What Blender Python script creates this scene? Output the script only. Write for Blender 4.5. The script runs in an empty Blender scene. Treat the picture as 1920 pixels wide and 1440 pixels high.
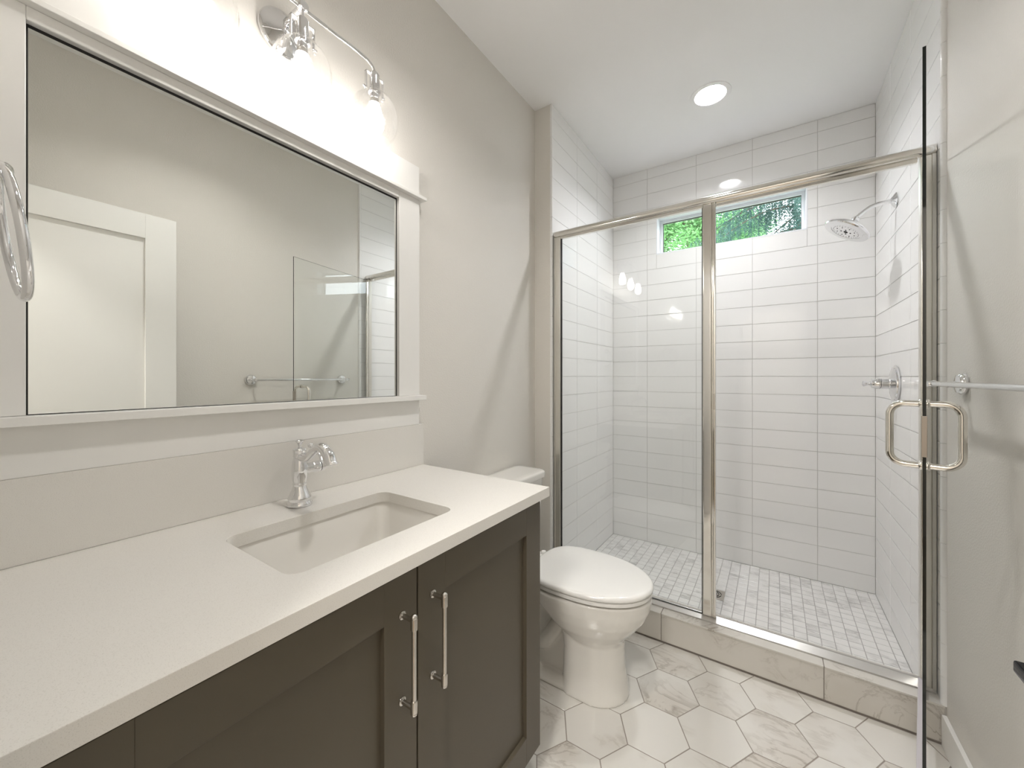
import bpy, bmesh, math, random
from mathutils import Vector, Matrix

# ------------------------------------------------------------------ camera, world, exposure
SC = bpy.context.scene
COL = SC.collection
PI = math.pi
cam_d = bpy.data.cameras.new('camera')
cam_d.sensor_width = 36.0
cam_d.sensor_fit = 'HORIZONTAL'
cam_d.lens = 729.3 * 36.0 / 1920.0
cam_d.shift_y = -(720 - 705.7) / 1920.0
cam_d.clip_start = 0.01
cam = bpy.data.objects.new('camera', cam_d)
COL.objects.link(cam)
cam.location = (1.1304, 0.0, 1.2267)
cam.rotation_euler = (PI / 2, 0, 0.592)
SC.camera = cam

wd = bpy.data.worlds.new('sky')
SC.world = wd
wd.use_nodes = True
bg = wd.node_tree.nodes['Background']
bg.inputs[0].default_value = (0.86, 0.93, 1.0, 1)
bg.inputs[1].default_value = 1.15

SC.view_settings.view_transform = 'Standard'
SC.view_settings.look = 'None'
SC.view_settings.gamma = 1
SC.view_settings.use_curve_mapping = False
SC.view_settings.exposure = 2.58
SC.cycles.use_denoising = True
SC.cycles.max_bounces = 14
SC.cycles.diffuse_bounces = 6
SC.cycles.glossy_bounces = 8
SC.cycles.transmission_bounces = 8
SC.cycles.transparent_max_bounces = 24
SC.cycles.caustics_reflective = False
SC.cycles.caustics_refractive = False
SC.cycles.sample_clamp_indirect = 4.0
SC.cycles.blur_glossy = 0.3

BULB = 6.0       # vanity bulb emission
CAN = 106.0        # recessed lamp emission
CAN_FILL = 74.0       # emission of the unseen recessed lamp added as fill
HALL_FILL = 20.0        # emission of the hall lamp added as fill

# ------------------------------------------------------------------ dimensions
W = 1.5987        # tiled right wall face
WP = 1.606        # painted right wall face
XL = 0.1096       # tiled face of the wing wall
YW = 1.9145       # front of the wing wall
D = 2.909         # tiled back wall face
H = 2.74
YC0, YC1 = 1.8764, 2.012   # curb
ZC = 0.133
ZF = 0.0207
WX0, WX1, WZ0, WZ1 = 0.4302, 1.297, 2.108, 2.375

# ------------------------------------------------------------------ node helpers
def mat(name, col=(.8, .8, .8), rough=.5, metal=0.0, spec=.5, coat=0.0):
    m = bpy.data.materials.new(name)
    m.use_nodes = True
    b = m.node_tree.nodes['Principled BSDF']
    b.inputs['Base Color'].default_value = (*col, 1)
    b.inputs['Roughness'].default_value = rough
    b.inputs['Metallic'].default_value = metal
    b.inputs['Specular IOR Level'].default_value = spec
    if coat:
        b.inputs['Coat Weight'].default_value = coat
        b.inputs['Coat Roughness'].default_value = 0.04
    return m

def nd(m, typ, **kw):
    n = m.node_tree.nodes.new(typ)
    for k, v in kw.items():
        setattr(n, k, v)
    return n

def lk(m, a, b):
    m.node_tree.links.new(a, b)

def bsdf(m):
    return m.node_tree.nodes['Principled BSDF']

def add_bump(m, scale, strength, dist=0.001, detail=2.0, rough=.5):
    tc = nd(m, 'ShaderNodeTexCoord')
    n = nd(m, 'ShaderNodeTexNoise')
    n.inputs['Scale'].default_value = scale
    n.inputs['Detail'].default_value = detail
    n.inputs['Roughness'].default_value = rough
    lk(m, tc.outputs['Object'], n.inputs['Vector'])
    b = nd(m, 'ShaderNodeBump')
    b.inputs['Strength'].default_value = strength
    b.inputs['Distance'].default_value = dist
    lk(m, n.outputs['Fac'], b.inputs['Height'])
    lk(m, b.outputs['Normal'], bsdf(m).inputs['Normal'])
    return n

def speckle(m, base, dark, scale, lo, hi):
    tc = nd(m, 'ShaderNodeTexCoord')
    n = nd(m, 'ShaderNodeTexNoise')
    n.inputs['Scale'].default_value = scale
    n.inputs['Detail'].default_value = 3
    lk(m, tc.outputs['Object'], n.inputs['Vector'])
    r = nd(m, 'ShaderNodeValToRGB')
    r.color_ramp.elements[0].position = lo
    r.color_ramp.elements[0].color = (*dark, 1)
    r.color_ramp.elements[1].position = hi
    r.color_ramp.elements[1].color = (*base, 1)
    lk(m, n.outputs['Fac'], r.inputs['Fac'])
    lk(m, r.outputs['Color'], bsdf(m).inputs['Base Color'])

def marble(name, base, vein, cloud, scale, rough=.12, width=.035, strength=.8, aniso=1.0):
    """stone tile: every tile carries its own random offset in the colour attribute 'rnd'"""
    m = mat(name, base, rough)
    tc = nd(m, 'ShaderNodeTexCoord')
    at = nd(m, 'ShaderNodeAttribute', attribute_name='rnd')
    sc = nd(m, 'ShaderNodeVectorMath', operation='SCALE')
    sc.inputs['Scale'].default_value = 37.0
    lk(m, at.outputs['Color'], sc.inputs[0])
    ad = nd(m, 'ShaderNodeVectorMath', operation='ADD')
    lk(m, tc.outputs['Object'], ad.inputs[0])
    lk(m, sc.outputs[0], ad.inputs[1])
    mp = nd(m, 'ShaderNodeMapping')
    mp.inputs['Rotation'].default_value = (0, 0, .5)
    mp.inputs['Scale'].default_value = (1, aniso, 1)
    lk(m, ad.outputs[0], mp.inputs[0])
    n1 = nd(m, 'ShaderNodeTexNoise')
    n1.inputs['Scale'].default_value = scale
    n1.inputs['Detail'].default_value = 8
    n1.inputs['Roughness'].default_value = .62
    n1.inputs['Distortion'].default_value = 1.1
    lk(m, mp.outputs[0], n1.inputs['Vector'])
    s = nd(m, 'ShaderNodeMath', operation='SUBTRACT'); s.inputs[1].default_value = .5
    lk(m, n1.outputs['Fac'], s.inputs[0])
    a = nd(m, 'ShaderNodeMath', operation='ABSOLUTE'); lk(m, s.outputs[0], a.inputs[0])
    mr = nd(m, 'ShaderNodeMapRange')
    mr.inputs['From Min'].default_value = 0
    mr.inputs['From Max'].default_value = width
    mr.inputs['To Min'].default_value = strength
    mr.inputs['To Max'].default_value = 0
    lk(m, a.outputs[0], mr.inputs['Value'])
    n2 = nd(m, 'ShaderNodeTexNoise')
    n2.inputs['Scale'].default_value = scale * .8
    n2.inputs['Detail'].default_value = 3
    lk(m, ad.outputs[0], n2.inputs['Vector'])
    r2 = nd(m, 'ShaderNodeMapRange')
    r2.inputs['From Min'].default_value = .48
    r2.inputs['From Max'].default_value = .72
    lk(m, n2.outputs['Fac'], r2.inputs['Value'])
    mu = nd(m, 'ShaderNodeMath', operation='MULTIPLY')
    lk(m, mr.outputs[0], mu.inputs[0]); lk(m, r2.outputs[0], mu.inputs[1])
    mx0 = nd(m, 'ShaderNodeMixRGB')
    mx0.inputs[1].default_value = (*base, 1)
    mx0.inputs[2].default_value = (*cloud, 1)
    lk(m, r2.outputs[0], mx0.inputs[0])
    mx = nd(m, 'ShaderNodeMixRGB')
    lk(m, mx0.outputs[0], mx.inputs[1])
    mx.inputs[2].default_value = (*vein, 1)
    lk(m, mu.outputs[0], mx.inputs[0])
    lk(m, mx.outputs[0], bsdf(m).inputs['Base Color'])
    return m

def glass(name, tint=(1, 1, 1), refl=1.0, bump=0.0, ior=1.45):
    """thin clear glass: light passes straight, surface mirrors by Fresnel"""
    m = bpy.data.materials.new(name)
    m.use_nodes = True
    nt = m.node_tree
    nt.nodes.clear()
    out = nd(m, 'ShaderNodeOutputMaterial')
    mix = nd(m, 'ShaderNodeMixShader')
    tr = nd(m, 'ShaderNodeBsdfTransparent'); tr.inputs[0].default_value = (*tint, 1)
    gl = nd(m, 'ShaderNodeBsdfGlossy'); gl.inputs['Roughness'].default_value = 0.0
    gl.inputs[0].default_value = (refl, refl, refl, 1)
    fr = nd(m, 'ShaderNodeFresnel'); fr.inputs['IOR'].default_value = ior
    # the same Fresnel law on both faces of the thin pane
    geo = nd(m, 'ShaderNodeNewGeometry')
    iv = nd(m, 'ShaderNodeMath', operation='MULTIPLY_ADD')
    iv.inputs[1].default_value = 1 / ior - ior
    iv.inputs[2].default_value = ior
    lk(m, geo.outputs['Backfacing'], iv.inputs[0])
    lk(m, iv.outputs[0], fr.inputs['IOR'])
    lk(m, fr.outputs[0], mix.inputs[0])
    lk(m, tr.outputs[0], mix.inputs[1]); lk(m, gl.outputs[0], mix.inputs[2])
    lk(m, mix.outputs[0], out.inputs[0])
    if bump:
        tc = nd(m, 'ShaderNodeTexCoord')
        v = nd(m, 'ShaderNodeTexNoise'); v.inputs['Scale'].default_value = 90
        lk(m, tc.outputs['Object'], v.inputs['Vector'])
        b = nd(m, 'ShaderNodeBump'); b.inputs['Strength'].default_value = bump
        b.inputs['Distance'].default_value = .002
        lk(m, v.outputs['Fac'], b.inputs['Height'])
        lk(m, b.outputs[0], gl.inputs['Normal']); lk(m, b.outputs[0], fr.inputs['Normal'])
    return m

def emit(name, col, s):
    m = bpy.data.materials.new(name)
    m.use_nodes = True
    m.node_tree.nodes.clear()
    o = nd(m, 'ShaderNodeOutputMaterial')
    e = nd(m, 'ShaderNodeEmission')
    e.inputs[0].default_value = (*col, 1)
    e.inputs[1].default_value = s
    lk(m, e.outputs[0], o.inputs[0])
    return m

M = {}
M['wall'] = mat('greige_wall_paint', (.71, .685, .64), .55, spec=.3)
n = add_bump(M['wall'], 190, .55, .0015, 2)
M['ceil'] = mat('ceiling_paint', (.88, .875, .87), .7, spec=.2)
add_bump(M['ceil'], 120, .15, .001)
M['trimw'] = mat('white_trim_paint', (.80, .79, .765), .32)
M['doorw'] = mat('white_door_paint', (.74, .74, .72), .3)
M['tile'] = mat('white_glazed_tile', (.84, .835, .825), .06)
add_bump(M['tile'], 9, .05, .002, 1)
M['grout'] = mat('wall_grout', (.60, .59, .57), .8, spec=.2)
M['fgrout'] = mat('floor_grout', (.30, .265, .235), .85, spec=.2)
M['mgrout'] = mat('mosaic_grout', (.36, .35, .34), .85, spec=.2)
M['hex'] = marble('hexagon_marble', (.66, .64, .60), (.24, .20, .16), (.56, .525, .475), 5.0, .16, .05, .6, 2.0)
M['mosaic'] = marble('mosaic_marble', (.74, .73, .715), (.36, .35, .345), (.64, .63, .62), 9, .2, .06, .85, 2.5)
M['curb'] = marble('curb_marble', (.62, .595, .55), (.26, .225, .185), (.55, .52, .47), 5.5, .14, .022, .9, 1.0)
M['quartz'] = mat('white_quartz', (.72, .70, .66), .2)
speckle(M['quartz'], (.735, .715, .675), (.62, .60, .56), 800, .30, .44)
M['chrome'] = mat('chrome', (.80, .80, .81), .035, 1.0)
M['nickel'] = mat('polished_nickel', (.77, .75, .71), .08, 1.0)
M['brushed'] = mat('brushed_nickel', (.62, .59, .55), .22, 1.0)
M['satin_nickel'] = mat('satin_nickel', (.74, .72, .67), .30, 1.0)
M['catch'] = mat('catch_metal', (.42, .38, .34), .3, 1.0)
M['satin'] = mat('satin_aluminium', (.50, .485, .46), .28, .75)
M['mirror'] = mat('mirror_silver', (.93, .945, .92), 0.0, 1.0)
M['black'] = mat('black_backing', (.008, .007, .006), .6)
M['ceramic'] = mat('white_ceramic', (.76, .74, .70), .07, coat=.3)
M['seat'] = mat('white_seat_plastic', (.80, .79, .765), .1, coat=.2)
M['cab'] = mat('dark_taupe_cabinet_paint', (.092, .077, .054), .40, spec=.4)
M['cabin'] = mat('cabinet_shadow_interior', (.012, .010, .008), .7)
M['glass'] = glass('clear_shower_glass', (.988, .995, .991))
M['glassedge'] = mat('glass_edge', (.003, .006, .005), .05, spec=.5)
M['seeded'] = glass('seeded_globe_glass', (.985, .985, .985), bump=.35)
M['windowglass'] = glass('window_glass', (.97, .98, .98))
M['bulb'] = emit('lit_bulb', (1.0, .955, .90), BULB)
M['can'] = emit('lit_recessed_lens', (.97, .98, 1.0), CAN)
M['fill_can'] = emit('unseen_fill_lens', (1.0, .975, .94), CAN_FILL)
M['hall'] = emit('hall_fill_lens', (1.0, .965, .92), HALL_FILL)
M['vinyl'] = mat('window_vinyl', (.80, .82, .85), .35)
M['sweep'] = mat('door_sweep_vinyl', (.55, .52, .54), .25)
M['blackm'] = mat('black_bronze', (.012, .010, .012), .12, 0.9)
M['void'] = mat('drain_hole', (.01, .01, .01), .8)
M['bark'] = mat('bark', (.10, .07, .05), .9)
M['ground'] = mat('grass_ground', (.22, .27, .15), .95)
M['hallfloor'] = mat('hall_floor', (.30, .24, .18), .5)

def leafmat(name, c1, c2):
    m = bpy.data.materials.new(name)
    m.use_nodes = True
    b = bsdf(m)
    b.inputs['Roughness'].default_value = .5
    at = nd(m, 'ShaderNodeAttribute', attribute_name='rnd')
    mx = nd(m, 'ShaderNodeMixRGB')
    mx.inputs[1].default_value = (*c1, 1); mx.inputs[2].default_value = (*c2, 1)
    lk(m, at.outputs['Fac'], mx.inputs[0])
    lk(m, mx.outputs[0], b.inputs['Base Color'])
    t = nd(m, 'ShaderNodeBsdfTranslucent')
    lk(m, mx.outputs[0], t.inputs[0])
    ms = nd(m, 'ShaderNodeMixShader'); ms.inputs[0].default_value = .45
    lk(m, b.outputs[0], ms.inputs[1]); lk(m, t.outputs[0], ms.inputs[2])
    o = [q for q in m.node_tree.nodes if q.type == 'OUTPUT_MATERIAL'][0]
    lk(m, ms.outputs[0], o.inputs[0])
    return m
M['leaf'] = leafmat('broad_leaf', (.07, .24, .06), (.30, .58, .22))
M['needle'] = leafmat('cedar_needle', (.03, .085, .07), (.13, .25, .21))

# ------------------------------------------------------------------ mesh helpers
def nb():
    return bmesh.new()

def box(bm, x0, x1, y0, y1, z0, z1, bev=0.0, seg=2, mi=0):
    if x1 < x0: x0, x1 = x1, x0
    if y1 < y0: y0, y1 = y1, y0
    if z1 < z0: z0, z1 = z1, z0
    b = bmesh.new()
    bmesh.ops.create_cube(b, size=1)
    for v in b.verts:
        v.co = Vector(((x0 + x1) / 2 + v.co.x * (x1 - x0), (y0 + y1) / 2 + v.co.y * (y1 - y0), (z0 + z1) / 2 + v.co.z * (z1 - z0)))
    if bev:
        bmesh.ops.bevel(b, geom=b.edges[:], offset=bev, segments=seg, profile=.5, affect='EDGES')
    merge(bm, b, mi)

def merge(bm, b, mi=None, mtx=None):
    if mtx is not None:
        bmesh.ops.transform(b, matrix=mtx, verts=b.verts[:])
    mp = {}
    for v in b.verts:
        mp[v] = bm.verts.new(v.co)
    for f in b.faces:
        try:
            g = bm.faces.new([mp[v] for v in f.verts])
            g.material_index = f.material_index if mi is None else mi
            g.smooth = True
        except ValueError:
            pass
    b.free()

def lathe(bm, prof, origin=(0, 0, 0), axis=(0, 0, 1), seg=32, mi=0, cap=True):
    """prof = [(r, h)...] turned about axis through origin"""
    ax = Vector(axis).normalized()
    q = Vector((0, 0, 1)).rotation_difference(ax)
    o = Vector(origin)
    rings = []
    for r, h in prof:
        if r < 1e-6:
            rings.append([bm.verts.new(o + q @ Vector((0, 0, h)))])
        else:
            rings.append([bm.verts.new(o + q @ Vector((r * math.cos(2 * PI * k / seg), r * math.sin(2 * PI * k / seg), h))) for k in range(seg)])
    for a, b in zip(rings, rings[1:]):
        if len(a) == 1 and len(b) == 1:
            continue
        for k in range(seg):
            k2 = (k + 1) % seg
            if len(a) == 1: vs = [a[0], b[k2], b[k]]
            elif len(b) == 1: vs = [a[k], a[k2], b[0]]
            else: vs = [a[k], a[k2], b[k2], b[k]]
            f = bm.faces.new(vs); f.material_index = mi; f.smooth = True
    if cap:
        for rg, rev in ((rings[0], True), (rings[-1], False)):
            if len(rg) > 1:
                f = bm.faces.new(rg[::-1] if rev else rg); f.material_index = mi; f.smooth = True

def smooth_path(pts, n=8):
    P = [Vector(p) for p in pts]
    if len(P) < 3: return P
    out = []
    for i in range(len(P) - 1):
        p0 = P[max(i - 1, 0)]; p1 = P[i]; p2 = P[i + 1]; p3 = P[min(i + 2, len(P) - 1)]
        for k in range(n):
            t = k / n
            out.append(.5 * ((2 * p1) + (p2 - p0) * t + (2 * p0 - 5 * p1 + 4 * p2 - p3) * t * t + (3 * p1 - p0 - 3 * p2 + p3) * t ** 3))
    out.append(P[-1])
    return out

def tube(bm, pts, r, seg=16, closed=False, cap=True, mi=0):
    P = [Vector(p) for p in pts]
    n = len(P)
    R = r if isinstance(r, (list, tuple)) else [r] * n
    if len(R) != n:
        R = [R[0] + (R[-1] - R[0]) * i / (n - 1) for i in range(n)]
    rings = []
    T = []
    for i in range(n):
        if closed: t = (P[(i + 1) % n] - P[i - 1])
        else: t = P[min(i + 1, n - 1)] - P[max(i - 1, 0)]
        T.append(t.normalized())
    up = Vector((0, 0, 1)) if abs(T[0].z) < .9 else Vector((1, 0, 0))
    u = T[0].cross(up).normalized()
    for i in range(n):
        if i:
            q = T[i - 1].rotation_difference(T[i]); u = q @ u
        u = (u - T[i] * u.dot(T[i])).normalized()
        v = T[i].cross(u)
        rings.append([bm.verts.new(P[i] + R[i] * (math.cos(2 * PI * k / seg) * u + math.sin(2 * PI * k / seg) * v)) for k in range(seg)])
    m = n if closed else n - 1
    for i in range(m):
        a = rings[i]; b = rings[(i + 1) % n]
        for k in range(seg):
            k2 = (k + 1) % seg
            f = bm.faces.new([a[k], a[k2], b[k2], b[k]]); f.smooth = True; f.material_index = mi
    if cap and not closed:
        f = bm.faces.new(rings[0][::-1]); f.material_index = mi
        f = bm.faces.new(rings[-1]); f.material_index = mi

def loft(bm, rings, cap0=True, cap1=True, mi=0):
    R = [[bm.verts.new(Vector(p)) for p in rg] for rg in rings]
    n = len(R[0])
    for a, b in zip(R, R[1:]):
        for k in range(n):
            k2 = (k + 1) % n
            f = bm.faces.new([a[k], a[k2], b[k2], b[k]]); f.smooth = True; f.material_index = mi
    if cap0:
        f = bm.faces.new(R[0][::-1]); f.smooth = True; f.material_index = mi
    if cap1:
        f = bm.faces.new(R[-1]); f.smooth = True; f.material_index = mi

def prism(bm, poly, axis, a0, a1, mi=0):
    """poly 2-D outline extruded along an axis ('x': poly=(y,z); 'y': (x,z); 'z': (x,y))"""
    def mk(p, a):
        return {'x': (a, p[0], p[1]), 'y': (p[0], a, p[1]), 'z': (p[0], p[1], a)}[axis]
    loft(bm, [[mk(p, a0) for p in poly], [mk(p, a1) for p in poly]], mi=mi)

def obj(name, bm, mats, parent=None, angle=35):
    bmesh.ops.recalc_face_normals(bm, faces=bm.faces[:])
    ang = math.radians(angle)
    for f in bm.faces: f.smooth = True
    for e in bm.edges:
        if len(e.link_faces) == 2:
            e.smooth = e.calc_face_angle(0) < ang
        else:
            e.smooth = False
    off = Vector(parent_world(parent)) if parent is not None else Vector((0, 0, 0))
    for v in bm.verts: v.co -= off
    me = bpy.data.meshes.new(name)
    bm.to_mesh(me); bm.free()
    for m in (mats if isinstance(mats, (list, tuple)) else [mats]):
        me.materials.append(m)
    o = bpy.data.objects.new(name, me)
    COL.objects.link(o)
    if parent is not None: o.parent = parent
    wn = o.modifiers.new('weighted_normals', 'WEIGHTED_NORMAL')
    wn.mode = 'FACE_AREA'; wn.keep_sharp = True; wn.weight = 100
    return o

def parent_world(p):
    v = Vector((0, 0, 0))
    while p is not None:
        v += p.location; p = p.parent
    return v

def thing(name, label, cat, loc=(0, 0, 0), group=None):
    o = bpy.data.objects.new(name, None)
    o.empty_display_size = .05
    COL.objects.link(o)
    o.location = loc
    o['label'] = label; o['category'] = cat
    if group: o['group'] = group
    return o

def tag(o, label, cat, group=None):
    o['label'] = label; o['category'] = cat
    if group: o['group'] = group
    return o

def struct(o):
    o['kind'] = 'structure'
    return o

RND = random.Random(7)

def paint_rnd(o, per_face_groups=None):
    """write attribute 'rnd' - one random value set per connected tile"""
    me = o.data
    at = me.color_attributes.new('rnd', 'FLOAT_COLOR', 'CORNER')
    # connected components
    par = list(range(len(me.vertices)))
    def f(i):
        while par[i] != i:
            par[i] = par[par[i]]; i = par[i]
        return i
    for e in me.edges:
        a, b = f(e.vertices[0]), f(e.vertices[1])
        if a != b: par[a] = b
    cache = {}
    for p in me.polygons:
        r = f(p.vertices[0])
        if r not in cache: cache[r] = (RND.random(), RND.random(), RND.random(), 1)
        for li in p.loop_indices:
            at.data[li].color = cache[r]

# tile field: joints in a and b, optional hole, mapped to 3-D by fn(a, b, depth)
def tile_field(bm, fn, aj, bj, gap=.0024, depth=.0, bev=.0012, hole=None, mi=0):
    def one(a0, a1, b0, b1):
        a0 += gap / 2; a1 -= gap / 2; b0 += gap / 2; b1 -= gap / 2
        if a1 - a0 < .004 or b1 - b0 < .004: return
        e = min(bev, (a1 - a0) / 3, (b1 - b0) / 3)
        lo = [(a0, b0), (a1, b0), (a1, b1), (a0, b1)]
        hi = [(a0 + e, b0 + e), (a1 - e, b0 + e), (a1 - e, b1 - e), (a0 + e, b1 - e)]
        r0 = [bm.verts.new(fn(a, b, depth - .0016)) for a, b in lo]
        r1 = [bm.verts.new(fn(a, b, depth - .0006)) for a, b in lo]
        r2 = [bm.verts.new(fn(a, b, depth)) for a, b in hi]
        for A, B in ((r0, r1), (r1, r2)):
            for k in range(4):
                f = bm.faces.new([A[k], A[(k + 1) % 4], B[(k + 1) % 4], B[k]]); f.material_index = mi
        f = bm.faces.new(r2); f.material_index = mi
    for a0, a1 in zip(aj, aj[1:]):
        for b0, b1 in zip(bj, bj[1:]):
            if hole:
                h0, h1, g0, g1 = hole
                if a0 < h1 and a1 > h0 and b0 < g1 and b1 > g0:
                    if a0 < h0: one(a0, h0, b0, b1)
                    if a1 > h1: one(h1, a1, b0, b1)
                    ca0, ca1 = max(a0, h0), min(a1, h1)
                    if b0 < g0: one(ca0, ca1, b0, g0)
                    if b1 > g1: one(ca0, ca1, g1, b1)
                    continue
            one(a0, a1, b0, b1)

def joints(lo, hi, base, pitch, eps=.003):
    k = math.ceil((lo - base) / pitch)
    out = [lo]
    while base + k * pitch < hi:
        v = base + k * pitch
        if v - lo > eps and hi - v > eps: out.append(v)
        k += 1
    out.append(hi)
    return out

ZJ = joints(ZF, H, 0.0060, 0.1109, .008)

# ================================================================== ROOM SHELL
# --- wall_left (painted)
bm = nb(); box(bm, -.12, 0, -.12, YW, 0, H); struct(obj('wall_left', bm, M['wall']))
# --- wing wall between toilet bay and shower: painted face, tiled inner side
bm = nb(); box(bm, -.12, XL - .0022, YW, D + .012, 0, H, mi=0)
n0 = len(bm.faces)
LJ = [YW + .012, 2.2496, 2.5835, D]
tile_field(bm, lambda a, b, d: (XL + d, a, b), LJ, ZJ, mi=1)
box(bm, XL - .0024, XL - .0018, YW + .004, D, 0, H, mi=2)
# bullnose strip running up the corner
for z0, z1 in zip(ZJ[1:], ZJ[2:]):
    zz0, zz1 = z0 + .0008, z1 - .0008
    poly = [(XL - .012, YW), (XL - .004, YW - .0015)] + [(XL - .004 + .006 * math.sin(t * PI / 10), YW + .0045 - .006 * math.cos(t * PI / 10)) for t in range(0, 6)] + [(XL + .002, YW + .011), (XL - .012, YW + .011)]
    prism(bm, poly, 'z', zz0, zz1, mi=1)
struct(obj('wall_wing', bm, [M['wall'], M['tile'], M['grout']]))
# --- back wall with window opening
bm = nb()
T = .15
for a in ((XL - .12, WX0, 0, H), (WX1, W + .12, 0, H), (WX0, WX1, 0, WZ0), (WX0, WX1, WZ1, H)):
    box(bm, a[0], a[1], D + .0022, D + T, a[2], a[3], mi=1)
XJ = [XL] + [1.3457 - .327 * k for k in (3, 2, 1, 0)] + [W]
tile_field(bm, lambda a, b, d: (a, D - d, b), XJ, ZJ, hole=(WX0, WX1, WZ0, WZ1), mi=0)
struct(obj('wall_back', bm, [M['tile'], M['grout']]))
# --- right wall: painted part and tiled part with pencil liner
YT = 1.878
bm = nb()
box(bm, WP, WP + .12, -.12, D + T, 0, H, mi=0)
box(bm, W + .0022, WP + .001, YT, D + .012, 0, H, mi=2)
RJ = [YT + .012, 2.2479, 2.5830, D]
tile_field(bm, lambda a, b, d: (W - d, a, b), RJ, ZJ, mi=1)
for z0, z1 in zip([ZC] + ZJ[2:], ZJ[2:]):
    zz0, zz1 = z0 + .0005, z1 - .0005
    cx, cy, r = W + .006, YT + .002, .012
    poly = [(cx - r * math.sin(t * PI / 12), cy - r * math.cos(t * PI / 12)) for t in range(0, 13)] + [(WP + .001, cy + r), (WP + .001, cy - r)]
    prism(bm, poly, 'z', zz0, zz1, mi=1)
struct(obj('wall_right', bm, [M['wall'], M['tile'], M['grout']]))
# --- near wall with the doorway the photograph looks through
DX0, DX1, DZ = 0.68, 1.455, 2.045
bm = nb()
box(bm, -.12, DX0, -.12, 0, 0, H); box(bm, DX1, WP + .12, -.12, 0, 0, H); box(bm, DX0, DX1, -.12, 0, DZ, H)
struct(obj('wall_front', bm, M['wall']))
bm = nb()
for x0, x1 in ((DX0 - .07, DX0 + .004), (DX1 - .004, DX1 + .07)):
    box(bm, x0, x1, 0, .016, 0, DZ, .002)
box(bm, DX0 - .08, DX1 + .08, 0, .018, DZ - .004, DZ + .09, .002)
struct(obj('trim_1', bm, M['trimw']))
# --- ceiling, floors
bm = nb(); 
LX, LY, LR = .848, 2.33, .078
# ceiling slab with a round hole for the recessed lamp
def plate_with_hole(bm, x0, x1, y0, y1, cx, cy, r, z0, z1, seg=48, mi=0):
    for z in (z0, z1):
        ci = []; sq = []
        for k in range(seg):
            t = 2 * PI * k / seg
            c, s = math.cos(t), math.sin(t)
            ci.append(bm.verts.new((cx + r * c, cy + r * s, z)))
            f = min(((x1 - cx) / c if c > 1e-9 else (x0 - cx) / c if c < -1e-9 else 1e9), ((y1 - cy) / s if s > 1e-9 else (y0 - cy) / s if s < -1e-9 else 1e9))
            sq.append(bm.verts.new((cx + f * c, cy + f * s, z)))
        for k in range(seg):
            k2 = (k + 1) % seg
            g = bm.faces.new([ci[k], ci[k2], sq[k2], sq[k]]); g.material_index = mi
        for sx, sy in ((x0, y0), (x0, y1), (x1, y0), (x1, y1)):
            # fill the slab corners
            best = None
            for k in range(seg):
                a, b = sq[k].co, sq[(k + 1) % seg].co
                if abs(a.x - b.x) > 1e-6 and abs(a.y - b.y) > 1e-6 and (min(abs(a.x - sx), abs(b.x - sx)) < 1e-5 and min(abs(a.y - sy), abs(b.y - sy)) < 1e-5):
                    best = k
            if best is not None:
                g = bm.faces.new([sq[best], sq[(best + 1) % seg], bm.verts.new((sx, sy, z))]); g.material_index = mi
LX2, LY2 = .85, .80     # added fill lamp, out of view over the vanity side
for cx_, cy_ in ((LX, LY), (LX2, LY2)):
    plate_with_hole(bm, cx_ - .3, cx_ + .3, cy_ - .3, cy_ + .3, cx_, cy_, LR, H, H + .1)
box(bm, -.12, LX - .3, LY - .3, LY + .3, H, H + .1); box(bm, LX + .3, WP + .12, LY - .3, LY + .3, H, H + .1)
box(bm, -.12, LX2 - .3, LY2 - .3, LY2 + .3, H, H + .1); box(bm, LX2 + .3, WP + .12, LY2 - .3, LY2 + .3, H, H + .1)
box(bm, -.12, WP + .12, -.12, LY2 - .3, H, H + .1); box(bm, -.12, WP + .12, LY2 + .3, LY - .3, H, H + .1); box(bm, -.12, WP + .12, LY + .3, D + T, H, H + .1)
struct(obj('ceiling', bm, M['ceil']))

def hex_floor():
    a = .1164
    b = nb()
    cols = []
    for i in range(-6, 8):
        for j in range(-9, 10):
            cx = .785 + i * 1.5 * a
            cy = 1.594 + j * .2016 + (.1008 if i % 2 else 0)
            if cx < -.2 or cx > 1.85 or cy < -.2 or cy > 2.1: continue
            g = .0017; e = .0007
            def ring(off, z):
                rr = a - off * 1.1547
                return [b.verts.new((cx + rr * math.cos(k * PI / 3), cy + rr * .2016 / (a * 1.7320508) * math.sin(k * PI / 3), z)) for k in range(6)]
            r0, r1, r2 = ring(g, -.002), ring(g, -.0005), ring(g + e, 0)
            for A, B in ((r0, r1), (r1, r2)):
                for k in range(6): b.faces.new([A[k], A[(k + 1) % 6], B[(k + 1) % 6], B[k]])
            b.faces.new(r2)
    for co, no in (((0.0, 0, 0), (-1, 0, 0)), ((WP, 0, 0), (1, 0, 0)), ((0, -.10, 0), (0, -1, 0)), ((0, YC0 - .004, 0), (0, 1, 0))):
        bmesh.ops.bisect_plane(b, geom=b.verts[:] + b.edges[:] + b.faces[:], plane_co=co, plane_no=no, clear_outer=True)
    for f in b.faces: f.material_index = 0
    box(b, 0, WP, -.12, YC0 + .05, -.06, -.0014, mi=1)
    for f in b.faces: pass
    return b
bm = hex_floor()
fl = struct(obj('floor', bm, [M['hex'], M['fgrout']])); paint_rnd(fl)

# shower pan mosaic
bm = nb()
MX = joints(XL, W, 1.5640, .0506, .006); MY = joints(YC1 - .05, D, 2.8860, .0506, .006)
tile_field(bm, lambda a, b, d: (a, b, ZF + d), MX, MY, gap=.0028, bev=.0008, mi=0)
box(bm, XL - .01, W + .01, YC0 + .05, D + .01, -.06, ZF - .0012, mi=1)
sp = struct(obj('floor_shower', bm, [M['mosaic'], M['mgrout']])); paint_rnd(sp)

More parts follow.
